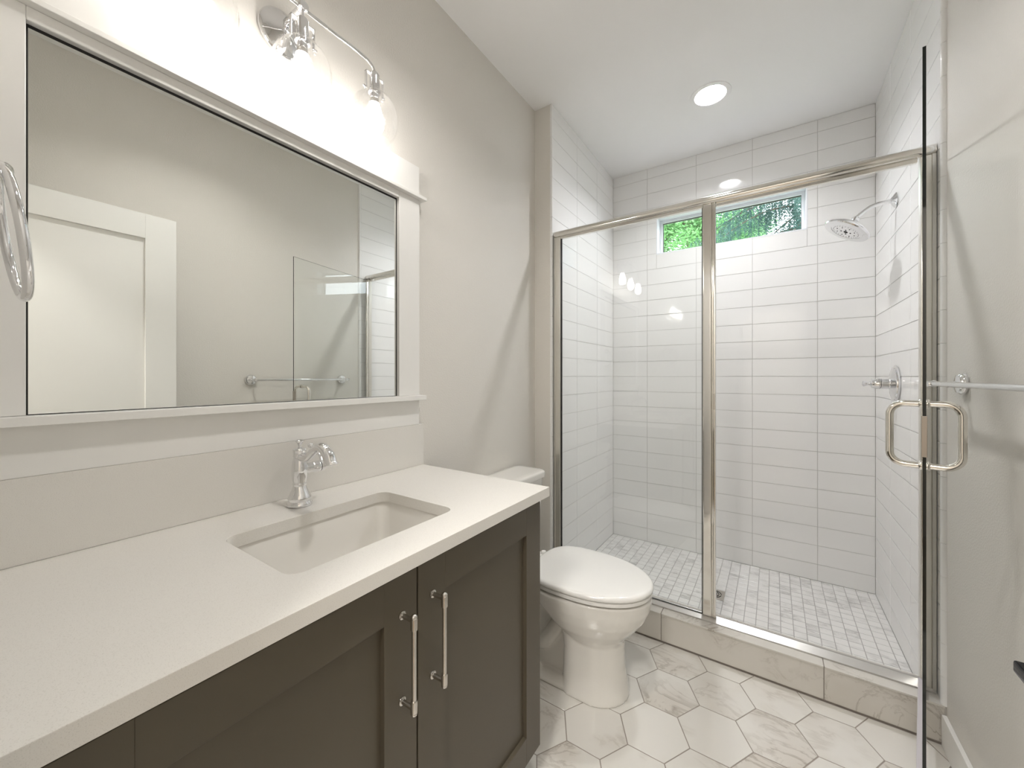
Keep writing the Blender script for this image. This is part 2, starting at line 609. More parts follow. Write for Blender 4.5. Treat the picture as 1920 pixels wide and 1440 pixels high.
# curb, clad in marble-look tile
bm = nb()
CJ = [0.0, .1096, .699, 1.2885, WP - .001]
CJ = [.0905, .699, 1.2885, WP - .001]
for x0, x1 in zip(CJ, CJ[1:]):
    box(bm, x0 + .0013, x1 - .0013, YC0, YC0 + .009, .006, ZC - .0085, .0007, 1)
    box(bm, x0 + .0013, x1 - .0013, YC0 - .004, YC1, ZC - .0075, ZC, .0016, 2)
    box(bm, x0 + .0013, x1 - .0013, YC1 - .013, YC1 - .004, ZF, ZC - .0085, .0007, 1)
box(bm, .0915, WP - .002, YC0 + .003, YC1 - .006, 0, ZC - .003, mi=1)
struct_c = struct(obj('trim_2', bm, [M['curb'], M['fgrout']])); paint_rnd(struct_c)
# baseboards
bm = nb()
def bboard(bm, x0, x1, y0, y1):
    box(bm, x0, x1, y0, y1, 0, .105, .002)
bboard(bm, WP - .013, WP, .02, YC0 - .008)
struct(obj('baseboard_right', bm, M['trimw']))
bm = nb(); bboard(bm, 0, .013, 1.05, YW - .014); struct(obj('baseboard_left', bm, M['trimw']))
bm = nb(); bboard(bm, .0, .088, YW - .013, YW); struct(obj('baseboard_wing', bm, M['trimw']))

# --- window: deep white reveal, vinyl frame, pane
w1 = bpy.data.objects.new('window_1', None); COL.objects.link(w1); w1.location = ((WX0 + WX1) / 2, D + .1, WZ0)
w1['kind'] = 'structure'
bm = nb()
t = .004
box(bm, WX0, WX1, D - .001, D + T, WZ0 - .004, WZ0 + t)
box(bm, WX0, WX1, D - .001, D + T, WZ1 - t, WZ1 + .002)
box(bm, WX0 - .002, WX0 + t, D - .001, D + T, WZ0, WZ1)
box(bm, WX1 - t, WX1 + .002, D - .001, D + T, WZ0, WZ1)
obj('window_reveal', bm, M['vinyl'], w1)
def rect_frame(bm, x0, x1, z0, z1, y0, y1, wdt, bev=.002, wb=None):
    wb = wdt if wb is None else wb
    box(bm, x0, x1, y0, y1, z0, z0 + wb, bev); box(bm, x0, x1, y0, y1, z1 - wdt, z1, bev)
    box(bm, x0, x0 + wdt, y0, y1, z0 + wb * .9, z1 - wdt * .9, bev); box(bm, x1 - wdt, x1, y0, y1, z0 + wb * .9, z1 - wdt * .9, bev)
bm = nb()
rect_frame(bm, WX0 + .004, WX1 - .004, WZ0 + .004, WZ1 - .004, D + .085, D + .125, .019)
obj('window_frame', bm, M['vinyl'], w1)
bm = nb()
rect_frame(bm, WX0 + .022, WX1 - .022, WZ0 + .022, WZ1 - .022, D + .098, D + .116, .003, .0004)
obj('window_gasket', bm, M['black'], w1)
bm = nb(); box(bm, WX0 + .02, WX1 - .02, D + .104, D + .109, WZ0 + .02, WZ1 - .02)
obj('pane', bm, M['windowglass'], w1)

# --- hall behind the doorway (light of the added lamp comes through it)
bm = nb()
box(bm, -.7, 2.6, -1.75, -1.65, 0, H); box(bm, -.8, -.7, -1.75, -.12, 0, H); box(bm, 2.6, 2.7, -1.75, -.12, 0, H)
box(bm, -.7, -.12, -.13, -.12, 0, H); box(bm, WP + .12, 2.6, -.13, -.12, 0, H)
struct(obj('wall_hall', bm, M['wall']))
bm = nb(); box(bm, -.8, 2.7, -1.75, -.12, H, H + .1); struct(obj('ceiling_hall', bm, M['ceil']))
bm = nb(); box(bm, -.8, 2.7, -1.75, -.12, -.06, 0); struct(obj('floor_hall', bm, M['hallfloor']))
bm = nb(); box(bm, -8, 10, D + .3, 16, -.5, -.4); struct(obj('ground', bm, M['ground']))

# --- room door leaf, open against the right wall
dl = bpy.data.objects.new('door_1', None); COL.objects.link(dl); dl.location = (1.428, -.045, .01)
dl['kind'] = 'structure'
bm = nb()
fx, bx = 1.410, 1.445
Y0, Y1, Z0, Z1 = -.05, .690, .01, 2.014
box(bm, fx + .013, bx - .013, Y0 + .01, Y1 - .01, Z0 + .01, Z1 - .01)
st = .118
for y0, y1, z0, z1 in ((Y0, Y0 + st, Z0, Z1), (Y1 - st, Y1, Z0, Z1), (Y0 + st, Y1 - st, Z1 - st, Z1), (Y0 + st, Y1 - st, Z0, Z0 + .22)):
    box(bm, fx, bx, y0, y1, z0, z1, .0012, 1)
obj('door_panel', bm, M['doorw'], dl)
bm = nb()
hz = .915; hy = .640
lathe(bm, [(.027, 0), (.027, .006), (.023, .009)], (fx, hy, hz), (-1, 0, 0), 28)
lathe(bm, [(.010, .008), (.010, .05), (.0, .05)], (fx, hy, hz), (-1, 0, 0), 20)
box(bm, 1.3445, 1.361, hy - .115, hy + .0105, hz - .0065, hz + .0065, .0022, 2)
obj('lever_handle', bm, M['blackm'], dl)
bm = nb()
for zz in (.2, 1.02, 1.85):
    tube(bm, [(fx + .012, Y0 - .004, zz - .045), (fx + .012, Y0 - .004, zz + .045)], .006, 12)
obj('hinge', bm, M['blackm'], dl)

# ================================================================== VANITY
CXF = .545
van = thing('vanity_cabinet', 'dark taupe vanity cabinet with two shaker doors under the white worktop', 'cabinet', (.28, .53, 0))
bm = nb()
box(bm, .004, CXF - .0215, .002, .020, .10, .8625, .001, 1, mi=0)
box(bm, .004, CXF - .0215, 1.0035, 1.0215, .10, .8625, .001, 1, mi=0)
box(bm, .004, CXF - .0225, .0195, 1.004, .10, .118, mi=0)
box(bm, .004, .012, .0195, 1.004, .1175, .8625, mi=0)
box(bm, CXF - .062, CXF - .0225, .0195, 1.004, .8445, .8625, mi=0)
box(bm, CXF - .0222, CXF - .0212, .006, 1.018, .105, .8600, mi=1)
obj('cabinet_body', bm, [M['cab'], M['cabin']], van)
bm = nb(); box(bm, .004, .47, .004, 1.019, 0.0, .0995); obj('toe_kick', bm, M['cab'], van)
def shaker(y0, y1, z0=.115, z1=.849, sw=.077):
    b = nb()
    xf, xb = CXF, CXF - .019
    box(b, xb, xf - .0115, y0 + sw - .004, y1 - sw + .004, z0 + sw - .004, z1 - sw + .004)
    for a in ((y0, y0 + sw, z0, z1), (y1 - sw, y1, z0, z1), (y0 + sw, y1 - sw, z1 - sw, z1), (y0 + sw, y1 - sw, z0, z0 + sw)):
        # stiles and rails meet flush; only the outer edges are eased
        box(b, xb, xf, a[0], a[1], a[2], a[3], .0004, 1)
    o = obj('cabinet_door', b, M['cab'], van)
    return o
def pull(parent, y, z0, z1):
    b = nb()
    xb = CXF; xr = CXF + .034
    for z in (z0, z1):
        lathe(b, [(.0078, 0), (.0082, .0012), (.0078, .0028), (.0045, .004), (.0042, .030), (.0046, .034)], (xb, y, z), (1, 0, 0), 20)
    tube(b, [(xr, y, z0), (xr, y, z1)], .0046, 20)
    for z, s in ((z0, -1), (z1, 1)):
        lathe(b, [(.0062, -.016), (.0066, -.015), (.0066, .004), (.0060, .005), (.0060, .0062), (.0064, .007), (.0058, .010), (.003, .0125), (0, .013)], (xr, y, z), (0, 0, s), 20)
    o = obj('bar_handle', b, M['brushed'], parent)
    o['label'] = 'brushed nickel bar handle'
dA = shaker(.537, 1.0225); dB = shaker(.047, .533)
pull(dA, .5755, .6105, .778); pull(dB, .4955, .6115, .774)
for d, l in ((dA, 'right-hand shaker door beside the toilet'), (dB, 'left-hand shaker door nearer the doorway')): d['label'] = l

top = thing('countertop', 'speckled white quartz worktop with backsplash on the dark vanity', 'countertop', (.28, .52, .8629))
TZ0, TZ1 = .8629, .8909
def rrect(x0, x1, y0, y1, r, n=6):
    out = []
    for cx, cy, a0 in ((x1 - r, y1 - r, 0), (x0 + r, y1 - r, PI / 2), (x0 + r, y0 + r, PI), (x1 - r, y0 + r, 3 * PI / 2)):
        for k in range(n + 1):
            a = a0 + k * PI / 2 / n
            out.append((cx + r * math.cos(a), cy + r * math.sin(a)))
    return out
SX0, SX1, SY0, SY1 = .182, .460, .333, .737
def slab_with_hole(bm, x0, x1, y0, y1, hole, z0, z1, e=.0015):
    b = bmesh.new()
    def loop(pts):
        vs = [b.verts.new((x, y, z0)) for x, y in pts]
        return [b.edges.new((vs[k], vs[(k + 1) % len(vs)])) for k in range(len(vs))]
    ed = loop([(x0, y0), (x1, y0), (x1, y1), (x0, y1)]) + loop(hole)
    r = bmesh.ops.triangle_fill(b, edges=ed, use_beauty=True)
    fs = [g for g in r['geom'] if isinstance(g, bmesh.types.BMFace)]
    ex = bmesh.ops.extrude_face_region(b, geom=fs)
    nv = [g for g in ex['geom'] if isinstance(g, bmesh.types.BMVert)]
    bmesh.ops.translate(b, vec=(0, 0, z1 - z0), verts=nv)
    top_e = [q for q in b.edges if all(abs(v.co.z - z1) < 1e-6 for v in q.verts) and any(all(abs(v.co.z - z1) < 1e-6 for v in f.verts) for f in q.link_faces) and any(any(abs(v.co.z - z0) < 1e-6 for v in f.verts) for f in q.link_faces)]
    bmesh.ops.bevel(b, geom=top_e, offset=e, segments=2, profile=.5, affect='EDGES')
    merge(bm, b)
bm = nb()
slab_with_hole(bm, .0015, .5649, .0015, 1.0455, rrect(SX0, SX1, SY0, SY1, .028, 8), TZ0, TZ1)
obj('worktop_slab', bm, M['quartz'], top)
bm = nb(); box(bm, .0015, .020, .0015, 1.0455, TZ1 + .0003, 1.0460, .001, 2)
obj('backsplash', bm, M['quartz'], top)

sink = thing('undermount_sink', 'rectangular white ceramic undermount sink set below the worktop cutout', 'sink', (.32, .535, .74))
bm = nb()
prof = [(.000, .8625, .030), (-.006, .8622, .03), (-.004, .8560, .028), (.004, .838, .03), (.014, .790, .034), (.026, .748, .038), (.048, .733, .045), (.085, .7285, .04)]
rings = []
for ins, z, r in prof:
    x0, x1, y0, y1 = SX0 + ins * .9, SX1 - ins * .9, SY0 + ins, SY1 - ins
    rings.append([(x, y, z) for x, y in rrect(x0, x1, y0, y1, min(r, (x1 - x0) / 2 - .002), 8)])
out = []
for ins, z, r in prof[::-1]:
    g = -.011
    x0, x1, y0, y1 = SX0 + ins * .9 + g, SX1 - ins * .9 - g, SY0 + ins + g, SY1 - ins - g
    out.append([(x, y, z - .009) for x, y in rrect(x0, x1, y0, y1, min(r + .008, (x1 - x0) / 2 - .002), 8)])
loft(bm, rings[1:] , False, True); 
loft(bm, out[:-1] + [rings[1]], True, False)
obj('basin', bm, M['ceramic'], sink, 60)
bm = nb(); lathe(bm, [(0, 0), (.022, 0), (.022, .002), (.018, .0032), (.012, .0032), (.010, .0055), (0, .006)], (.321, .535, .7283))
obj('sink_drain', bm, M['chrome'], sink)

# ---- faucet
fx0, fy0 = .1035, .5335
fa = thing('faucet', 'single-hole chrome faucet with curved spout behind the sink', 'faucet', (fx0, fy0, TZ1 + .0004))
z = TZ1 + .0004
bm = nb()
lathe(bm, [(.0295, 0), (.0300, .003), (.0298, .007), (.0270, .0115), (.0262, .0135), (.0275, .019), (.0268, .023), (.0235, .031), (.0188, .041), (.0160, .0495), (.0158, .052), (.0168, .0545), (.0168, .0575), (.0158, .060), (.0172, .066), (.0188, .078), (.0192, .090), (.0185, .103), (.0168, .115), (.0150, .123), (.0148, .126), (.0158, .128), (.0152, .134), (.0160, .142), (.0166, .1455), (.0150, .1475), (.0080, .1490), (.0062, .1500), (.0034, .152), (.0034, .1545), (.0062, .160), (.0086, .1635), (.0106, .1660), (.0104, .1680), (.0060, .1705), (0, .1712)], (fx0, fy0, z), seg=40)
obj('faucet_body', bm, M['chrome'], fa, 50)
bm = nb()
sp_pts = smooth_path([(fx0 + .002, fy0, z + .131), (fx0 + .018, fy0, z + .125), (fx0 + .040, fy0, z + .129), (fx0 + .064, fy0, z + .145), (fx0 + .088, fy0, z + .158), (fx0 + .112, fy0, z + .158), (fx0 + .132, fy0, z + .144), (fx0 + .142, fy0, z + .124)], 6)
ns = len(sp_pts)
rad = [.0125 - .0020 * math.sin(PI * min(i / (ns * .6), 1)) + (.0035 * max(0, (i / ns - .6) / .4)) for i in range(ns)]
tube(bm, sp_pts, rad, 24)
e = sp_pts[-1]; dr = (sp_pts[-1] - sp_pts[-2]).normalized()
lathe(bm, [(.0158, -.002), (.0168, 0), (.0166, .004), (.012, .0055), (0, .0055)], tuple(e), tuple(dr), 24)
tube(bm, smooth_path([(fx0 - .014, fy0, z + .138), (fx0 - .022, fy0 - .001, z + .133), (fx0 - .022, fy0 - .001, z + .123), (fx0 - .014, fy0, z + .118)], 5), .003, 10)
obj('spout', bm, M['chrome'], fa, 50)
bm = nb()
lathe(bm, [(.0135, .004), (.0140, .020), (.0132, .030), (.0138, .034), (.0150, .038), (.0150, .048), (.0142, .052)], (fx0, fy0, z + .092), (0, 1, 0), 28)
lathe(bm, [(.0136, .0535), (.0150, .055), (.0145, .063), (.0100, .068), (.0045, .072), (.0, .073)], (fx0, fy0, z + .092), (0, 1, 0), 28)
lp = smooth_path([(fx0, fy0 + .060, z + .104), (fx0 - .012, fy0 + .062, z + .118), (fx0 - .032, fy0 + .060, z + .131), (fx0 - .050, fy0 + .058, z + .139)], 6)
tube(bm, lp, [.0050, .0034], 14)
lathe(bm, [(0, -.008), (.0048, -.0062), (.0078, -.001), (.0075, .003), (.0045, .0062), (0, .0075)], (fx0 - .053, fy0 + .058, z + .141), (-.7, 0, .5), 18)
obj('lever_handle', bm, M['chrome'], fa, 50)
bm = nb(); lathe(bm, [(.0128, .0518), (.0128, .0538)], (fx0, fy0, z + .092), (0, 1, 0), 28)
obj('handle_gap', bm, M['black'], fa)
bm = nb()
tube(bm, [(fx0 - .016, fy0, z + .060), (fx0 - .025, fy0, z + .064)], .0022, 10)
lathe(bm, [(0, 0), (.0042, .001), (.0042, .003), (0, .004)], (fx0 - .024, fy0, z + .0635), (-1, 0, .4), 14)
obj('lift_rod', bm, M['chrome'], fa)

# ---- framed mirror
MY0, MY1, MZ0, MZ1 = .0921, .9277, 1.1562, 1.8655
mi = thing('wall_mirror', 'large wall mirror in a white painted frame with ledge above the vanity', 'mirror', (.01, .51, 1.047))
bm = nb()
g, bv = .0035, .012
y0, y1, z0, z1 = MY0 + g, MY1 - .0045, MZ0 + .0015, MZ1 - .0063
ringA = [(.0085, y0 + bv, z0 + bv), (.0085, y1 - bv, z0 + bv), (.0085, y1 - bv, z1 - bv), (.0085, y0 + bv, z1 - bv)]
ringB = [(.0085, y0, z0), (.0085, y1, z0), (.0085, y1, z1), (.0085, y0, z1)]
ringC = [(.0035, y0, z0), (.0035, y1, z0), (.0035, y1, z1), (.0035, y0, z1)]
loft(bm, [ringC, ringB, ringA])
obj('mirror_glass', bm, M['mirror'], mi, 1)
bm = nb(); box(bm, .0008, .0030, MY0 - .01, MY1 + .01, MZ0 - .01, MZ1 + .01); obj('backing', bm, M['black'], mi)
bm = nb()
box(bm, .0031, .0087, MY0 + .0002, MY0 + .0034, MZ0 + .0004, MZ1 - .0002)
box(bm, .0031, .0087, MY1 - .0044, MY1 - .0002, MZ0 + .0004, MZ1 - .0002)
box(bm, .0031, .0087, MY0 + .0034, MY1 - .0044, MZ1 - .0062, MZ1 - .0002)
box(bm, .0031, .0087, MY0 + .0034, MY1 - .0044, MZ0 + .0004, MZ0 + .0014)
obj('mirror_gap_shade', bm, M['black'], mi)  # black strips paint the shade of the gap between glass and frame
FT = .022
for a in ((.003, MY0), (MY1, 1.0235)):
    bm = nb(); box(bm, .0008, FT, a[0], a[1], MZ0 + .0002, 1.8905, .0012, 1)
    obj('frame_stile', bm, M['trimw'], mi)
bm = nb(); box(bm, .0008, FT, MY0 + .0003, MY1 - .0003, MZ1, 1.8905, .0012, 1); obj('frame_rail', bm, M['trimw'], mi)
bm = nb(); box(bm, .0008, .040, .003, 1.0436, 1.8908, 1.9025, .0008, 1); obj('fillet_strip', bm, M['trimw'], mi)
bm = nb(); box(bm, .0008, .026, .003, 1.0180, 1.9027, 2.011, .0012, 1); obj('head_board', bm, M['trimw'], mi)
bm = nb(); box(bm, .0008, .046, .003, 1.0368, 1.1390, 1.1560, .0008, 1); obj('ledge', bm, M['trimw'], mi)
bm = nb(); box(bm, .0008, .020, .003, 1.0233, 1.0462, 1.1388, .0012, 1); obj('apron_board', bm, M['trimw'], mi)

# ---- towel ring on the near wall
tr = thing('towel_ring', 'chrome towel ring hanging left of the mirror', 'towel ring', (.32, .0, 1.49))
bm = nb()
lathe(bm, [(.026, .0005), (.027, .006), (.022, .011), (.012, .014), (.0075, .018), (.007, .040), (.009, .042)], (.32, 0, 1.489), (0, 1, 0), 28)
obj('rosette', bm, M['chrome'], tr)
bm = nb(); lathe(bm, [(0, -.010), (.006, -.0085), (.0098, -.003), (.0098, .003), (.006, .0085), (0, .010)], (.32, .048, 1.489), (1, 0, 0), 22)
obj('post', bm, M['chrome'], tr)
bm = nb()
R = .080; tl = math.asin(.021 / .16)
pts = []
for k in range(72):
    t = 2 * PI * k / 72
    x = .32 + R * math.sin(t); h = R * math.cos(t)
    pts.append((x, .0565 - h * math.sin(tl) , 1.409 + h * math.cos(tl)))
tube(bm, pts, .0052, 14, closed=True)
obj('ring', bm, M['chrome'], tr)

# ---- vanity light
LXv = .108
vl = thing('vanity_light', 'chrome three-globe vanity light fixed to the wall above the mirror', 'wall light', (.0, .5383, 2.1764))
bm = nb()
pl = []
def orect(y0, y1, z0, z1, r, x): return [(x, p[0], p[1]) for p in rrect(y0, y1, z0, z1, r, 8)]
lathe(bm, [(.062, .0006), (.063, .004), (.062, .010), (.056, .014), (.050, .0155), (.046, .019), (.030, .024), (.018, .030), (0, .031)], (0, .5383, 2.170), (1, 0, 0), 48)
obj('back_plate', bm, M['chrome'], vl, 50)
bm = nb()
tube(bm, [(.015, .5383, 2.1922), (LXv, .5383, 2.1922)], .0095, 18)
lathe(bm, [(.011, 0), (.013, .004), (.013, .018), (.011, .022)], (LXv - .011, .5383, 2.1922), (1, 0, 0), 18)
obj('mount_arm', bm, M['chrome'], vl)
GY = [.3175, .5383, .7591]
bm = nb()
zb = 2.1890
tube(bm, smooth_path([(LXv, 0.3175, 2.1575), (LXv, 0.3196, 2.1701), (LXv, 0.3322, 2.1827), (LXv, 0.3627, zb), (LXv, 0.4416, zb), (LXv, 0.5383, zb), (LXv, 0.6350, zb), (LXv, 0.7139, zb), (LXv, 0.7444, 2.1827), (LXv, 0.7570, 2.1701), (LXv, 0.7591, 2.1575)], 6), .0048, 14)
obj('cross_bar', bm, M['chrome'], vl)
for i, gy in enumerate(GY):
    bm = nb()
    zt = 2.1596
    if i == 1: tube(bm, [(LXv, gy, 2.1575), (LXv, gy, 2.1922)], .0048, 12)
    lathe(bm, [(.006, 2.1638), (.012, 2.1617), (.0155, 2.1554), (.0155, 2.1133), (.0185, 2.1091), (.0185, 2.0986), (.013, 2.0965), (.013, 2.0818), (.010, 2.0818)], (LXv, gy, 0), seg=28)
    sk = obj('lamp_socket', bm, M['chrome'], vl)
    for s in (-1, 1):
        bm = nb()
        box(bm, LXv - .005, LXv + .005, gy + s * .0300 - .001, gy + s * .0300 + .001, 2.0965, 2.1533, .0004, 1)
        box(bm, LXv - .005, LXv + .005, min(gy + s * .012, gy + s * .031), max(gy + s * .012, gy + s * .031), 2.1517, 2.1538)
        lathe(bm, [(0, -.002), (.0022, -.002), (.0022, .004), (.0038, .005), (.0038, .009), (.002, .011), (0, .0115)], (LXv, gy + s * .029, 2.1028), (0, s, 0), 12)
        obj('bracket', bm, M['chrome'], sk)
    bm = nb()
    pr_ = [(.0285, 2.1176), (.0280, 2.1112), (.0275, 2.1028), (.0310, 2.0965), (.0460, 2.0860), (.0600, 2.0692), (.0695, 2.0482), (.0730, 2.0229), (.0710, 1.9998), (.0640, 1.9777), (.0550, 1.9630), (.0465, 1.9546)]
    lathe(bm, pr_ + [(r - .0016, h) for r, h in pr_[::-1]] + [pr_[0]], (LXv, gy, 0), seg=48, cap=False)
    obj('glass_globe', bm, M['seeded'], vl, 60)
    bm = nb()
    lathe(bm, [(.0125, 2.0923), (.0130, 2.0776), (.016, 2.0671)], (LXv, gy, 0), seg=20)
    b_ = obj('bulb_base', bm, M['nickel'], sk)
    bm = nb()
    lathe(bm, [(.0125, 2.0755), (.0150, 2.0671), (.0200, 2.0482), (.0262, 2.0271), (.0285, 2.0103), (.0270, 1.9935), (.0205, 1.9798), (.010, 1.9740), (0, 1.9725)], (LXv, gy, 0), seg=24)
    obj('bulb', bm, M['bulb'], sk, 80)

# ---- recessed lamp in the shower ceiling
M['baffle'] = mat('recessed_baffle', (.85, .85, .86), .25)
def recessed(lx, ly, label, lens):
    rl = thing('recessed_light', label, 'ceiling light', (lx, ly, H))
    bm = nb()
    lathe(bm, [(.0765, .0), (.0765, -.0045), (.090, -.0045), (.0985, -.0035), (.1000, -.0012), (.1000, -.0002), (.0765, -.0002)], (lx, ly, H), seg=56, cap=False)
    obj('trim_ring', bm, M['ceil'], rl, 50)
    bm = nb()
    lathe(bm, [(.0765, -.0045), (.070, .003), (.064, .045), (.055, .055), (.055, .058), (.076, .058), (.0768, .0), (.0765, -.0045)], (lx, ly, H), seg=56, cap=False)
    obj('baffle', bm, M['baffle'], rl, 60)
    bm = nb(); lathe(bm, [(0, .053), (.0555, .053), (.0555, .057), (0, .057)], (lx, ly, H), seg=48)
    obj('lamp_lens', bm, lens, rl)
recessed(LX, LY, 'round white recessed light lit in the shower ceiling', M['can'])
recessed(LX2, LY2, 'unseen recessed fill light added to the ceiling over the vanity side', M['fill_can'])

# ---- hall fill lamp, added out of view behind the camera
hl = thing('hall_fill_light', 'flush ceiling fill light added in the unseen hall behind the doorway', 'ceiling light', (1.0, -.9, H))
bm = nb(); lathe(bm, [(.23, 0), (.23, -.02), (.215, -.02)], (1.0, -.9, H - .0002), seg=48); obj('lamp_rim', bm, M['chrome'], hl)
bm = nb(); lathe(bm, [(.214, -.0205), (.19, -.045), (.12, -.062), (0, -.068)], (1.0, -.9, H), seg=48); obj('diffuser', bm, M['hall'], hl, 60)

# ================================================================== TOILET
ty = 1.478
to = thing('toilet', 'white two-piece toilet with closed lid between vanity and shower', 'toilet', (.40, ty, 0))
def egg(xb, xt, b, z, n=56, pb=2.7, pf=2.0, xc=None):
    """outline with rounded-square back and elliptical tip"""
    xc = xb + (xt - xb) * .44 if xc is None else xc
    out = []
    for k in range(n):
        t = 2 * PI * k / n
        c, s = math.cos(t), math.sin(t)
        p = pf if c > 0 else pb
        a = (xt - xc) if c > 0 else (xc - xb)
        out.append((xc + a * abs(c) ** (2 / p) * (1 if c > 0 else -1), ty + b * abs(s) ** (2 / p) * (1 if s > 0 else -1), z))
    return out
bm = nb()
# bowl above the waist
loft(bm, [egg(.50, .640, .080, .17), egg(.45, .650, .108, .205), egg(.42, .668, .125, .235), egg(.37, .702, .149, .272), egg(.33, .732, .166, .312), egg(.28, .748, .176, .350), egg(.25, .7545, .180, .378), egg(.25, .7560, .181, .394), egg(.253, .752, .178, .400)])
# front column
loft(bm, [egg(.430, .672, .120, .0, pb=5), egg(.430, .671, .1195, .010, pb=5), egg(.432, .664, .115, .045, pb=5), egg(.434, .656, .111, .10, pb=5), egg(.436, .652, .110, .17, pb=5), egg(.43, .654, .114, .215, pb=4.5), egg(.42, .66, .120, .235, pb=4)])
# rear trapway body, inset, and the foot flange
loft(bm, [egg(.17, .58, .072, .0, pb=4, pf=4), egg(.17, .58, .060, .12, pb=4, pf=4), egg(.16, .58, .052, .25, pb=4, pf=4), egg(.12, .60, .085, .34, pb=4, pf=4), egg(.06, .60, .105, .375, pb=4, pf=4), egg(.045, .60, .118, .398, pb=5, pf=4)])
loft(bm, [egg(.13, .62, .112, .0, pb=3.5, pf=3), egg(.13, .62, .112, .018, pb=3.5, pf=3), egg(.14, .60, .098, .042, pb=3.5, pf=3)])
for s in (-1, 1):
    tube(bm, smooth_path([(.44, ty + s * .050, .30), (.39, ty + s * .055, .20), (.33, ty + s * .055, .125), (.27, ty + s * .053, .14), (.22, ty + s * .050, .22), (.20, ty + s * .046, .32)], 6), .032, 14)
    lathe(bm, [(.016, .0), (.016, .014), (.010, .022), (0, .025)], (.33, ty + s * .093, .034), (0, 0, 1), 18)
bo = obj('bowl', bm, M['ceramic'], to, 70)
rm = bo.modifiers.new('fuse', 'REMESH'); rm.mode = 'VOXEL'; rm.voxel_size = .0045; rm.use_smooth_shade = True
sm = bo.modifiers.new('soften', 'SMOOTH'); sm.factor = .5; sm.iterations = 5
# seat ring and lid
bm = nb()
def seat_ring(z, o=0, n=64): return egg(.285 - o, .757 + o, .183 + o, z, n, 3.2, 2.05)
loft(bm, [seat_ring(.4080, -.012), seat_ring(.4085, -.004), seat_ring(.4100, -.0005), seat_ring(.414, .0005), seat_ring(.4205, 0), seat_ring(.4225, -.003), seat_ring(.4230, -.008)])
box(bm, .235, .30, ty - .085, ty + .085, .4080, .4205, .004)
obj('seat', bm, M['seat'], to, 50)
bm = nb()
loft(bm, [seat_ring(.4245, -.008), seat_ring(.4252, -.001), seat_ring(.4275, .0020), seat_ring(.431, .0032), seat_ring(.436, .0030), seat_ring(.4415, .0005), seat_ring(.4450, -.005), seat_ring(.4468, -.013), seat_ring(.4480, -.030), seat_ring(.4490, -.060), seat_ring(.4496, -.11)])
obj('seat_lid', bm, M['seat'], to, 60)
for s in (-1, 1):
    bm = nb()
    lathe(bm, [(.014, 0), (.014, .008), (.010, .014), (0, .0155)], (.262, ty + s * .073, .418), (0, 0, 1), 20)
    obj('seat_hinge', bm, M['seat'], to)
# tank and tank lid
bm = nb()
def tk(x1, hw, z, r=.03, x0=.014): return [(p[0], p[1], z) for p in rrect(x0, x1, ty - hw, ty + hw, r, 8)]
loft(bm, [tk(.150, .195, .405, .03), tk(.160, .208, .412), tk(.166, .214, .45), tk(.172, .226, .60), tk(.176, .232, .7225)])
tko = obj('tank', bm, M['ceramic'], to, 50)
bm = nb()
loft(bm, [tk(.183, .240, .7245, .03, .006), tk(.187, .243, .728, .034, .005), tk(.188, .244, .750, .035, .005), tk(.185, .241, .7575, .034, .007), tk(.176, .232, .7610, .03, .014), tk(.150, .205, .7625, .02, .035)])
obj('tank_lid', bm, M['ceramic'], to, 60)
bm = nb()
lathe(bm, [(.009, 0), (.009, .007), (.006, .010)], (.174, ty - .175, .675), (1, 0, 0), 16)
box(bm, .182, .189, ty - .18, ty - .105, .670, .680, .002)
obj('flush_lever', bm, M['chrome'], to)

# ================================================================== SHOWER ENCLOSURE
YE = 1.9465
se = thing('shower_enclosure', 'polished-metal framed glass shower enclosure with its door swung open', 'shower enclosure', (.85, YE, ZC))
def capsule(cy, cz, hw, hh, r, n=6):
    return [(cy + p[0], cz + p[1]) for p in rrect(-hw, hw, -hh, hh, r, n)]
bm = nb()
# header: rounded front tube with a glazing channel below
prism(bm, capsule(YE, 2.0165, .020, .0175, .015), 'x', XL + .0015, W - .0015)
box(bm, XL + .03, .866, YE - .009, YE + .009, 1.9880, 2.0005, .001, 1)
box(bm, .918, W - .045, YE - .002, YE + .014, 1.9845, 2.0005, .001, 1)
obj('header_rail', bm, M['nickel'], se, 40)
bm = nb()
box(bm, XL + .001, XL + .012, YE - .0165, YE + .0165, ZC, 1.999, .001, 1)
box(bm, XL + .011, XL + .042, YE - .0135, YE + .0135, ZC, 1.999, .003, 3)
obj('jamb', bm, M['satin_nickel'], se)
bm = nb()
box(bm, W - .012, W - .001, YE - .0165, YE + .0165, ZC, 1.999, .001, 1)
box(bm, W - .040, W - .011, YE - .0135, YE + .0135, ZC, 1.999, .003, 3)
obj('jamb', bm, M['satin_nickel'], se)
bm = nb()
box(bm, .8640, .9020, YE - .016, YE + .016, ZC + .021, 1.9995, .006, 4)
box(bm, .9015, .9075, YE - .011, YE + .012, ZC + .021, 1.9995, .002, 2)
box(bm, .9070, .9175, YE - .014, YE + .014, ZC + .021, 1.9995, .003, 2)
obj('center_post', bm, M['nickel'], se)
bm = nb(); box(bm, .9085, .9160, YE - .0165, YE - .0135, 1.080, 1.150, .0008, 1)
obj('strike_plate', bm, M['brushed'], se)
bm = nb()
prism(bm, [(YE - .024, ZC), (YE + .026, ZC), (YE + .026, ZC + .010), (YE + .018, ZC + .021), (YE + .006, ZC + .021), (YE - .020, ZC + .008), (YE - .024, ZC + .006)], 'x', XL + .003, W - .003)
obj('sill_track', bm, M['satin'], se, 20)
def pane_box(bm, x0, x1, y0, y1, z0, z1):
    n_ = len(bm.faces)
    box(bm, x0, x1, y0, y1, z0, z1, mi=0)
bm = nb(); pane_box(bm, XL + .038, .868, YE - .003, YE + .003, ZC + .020, 1.9925)
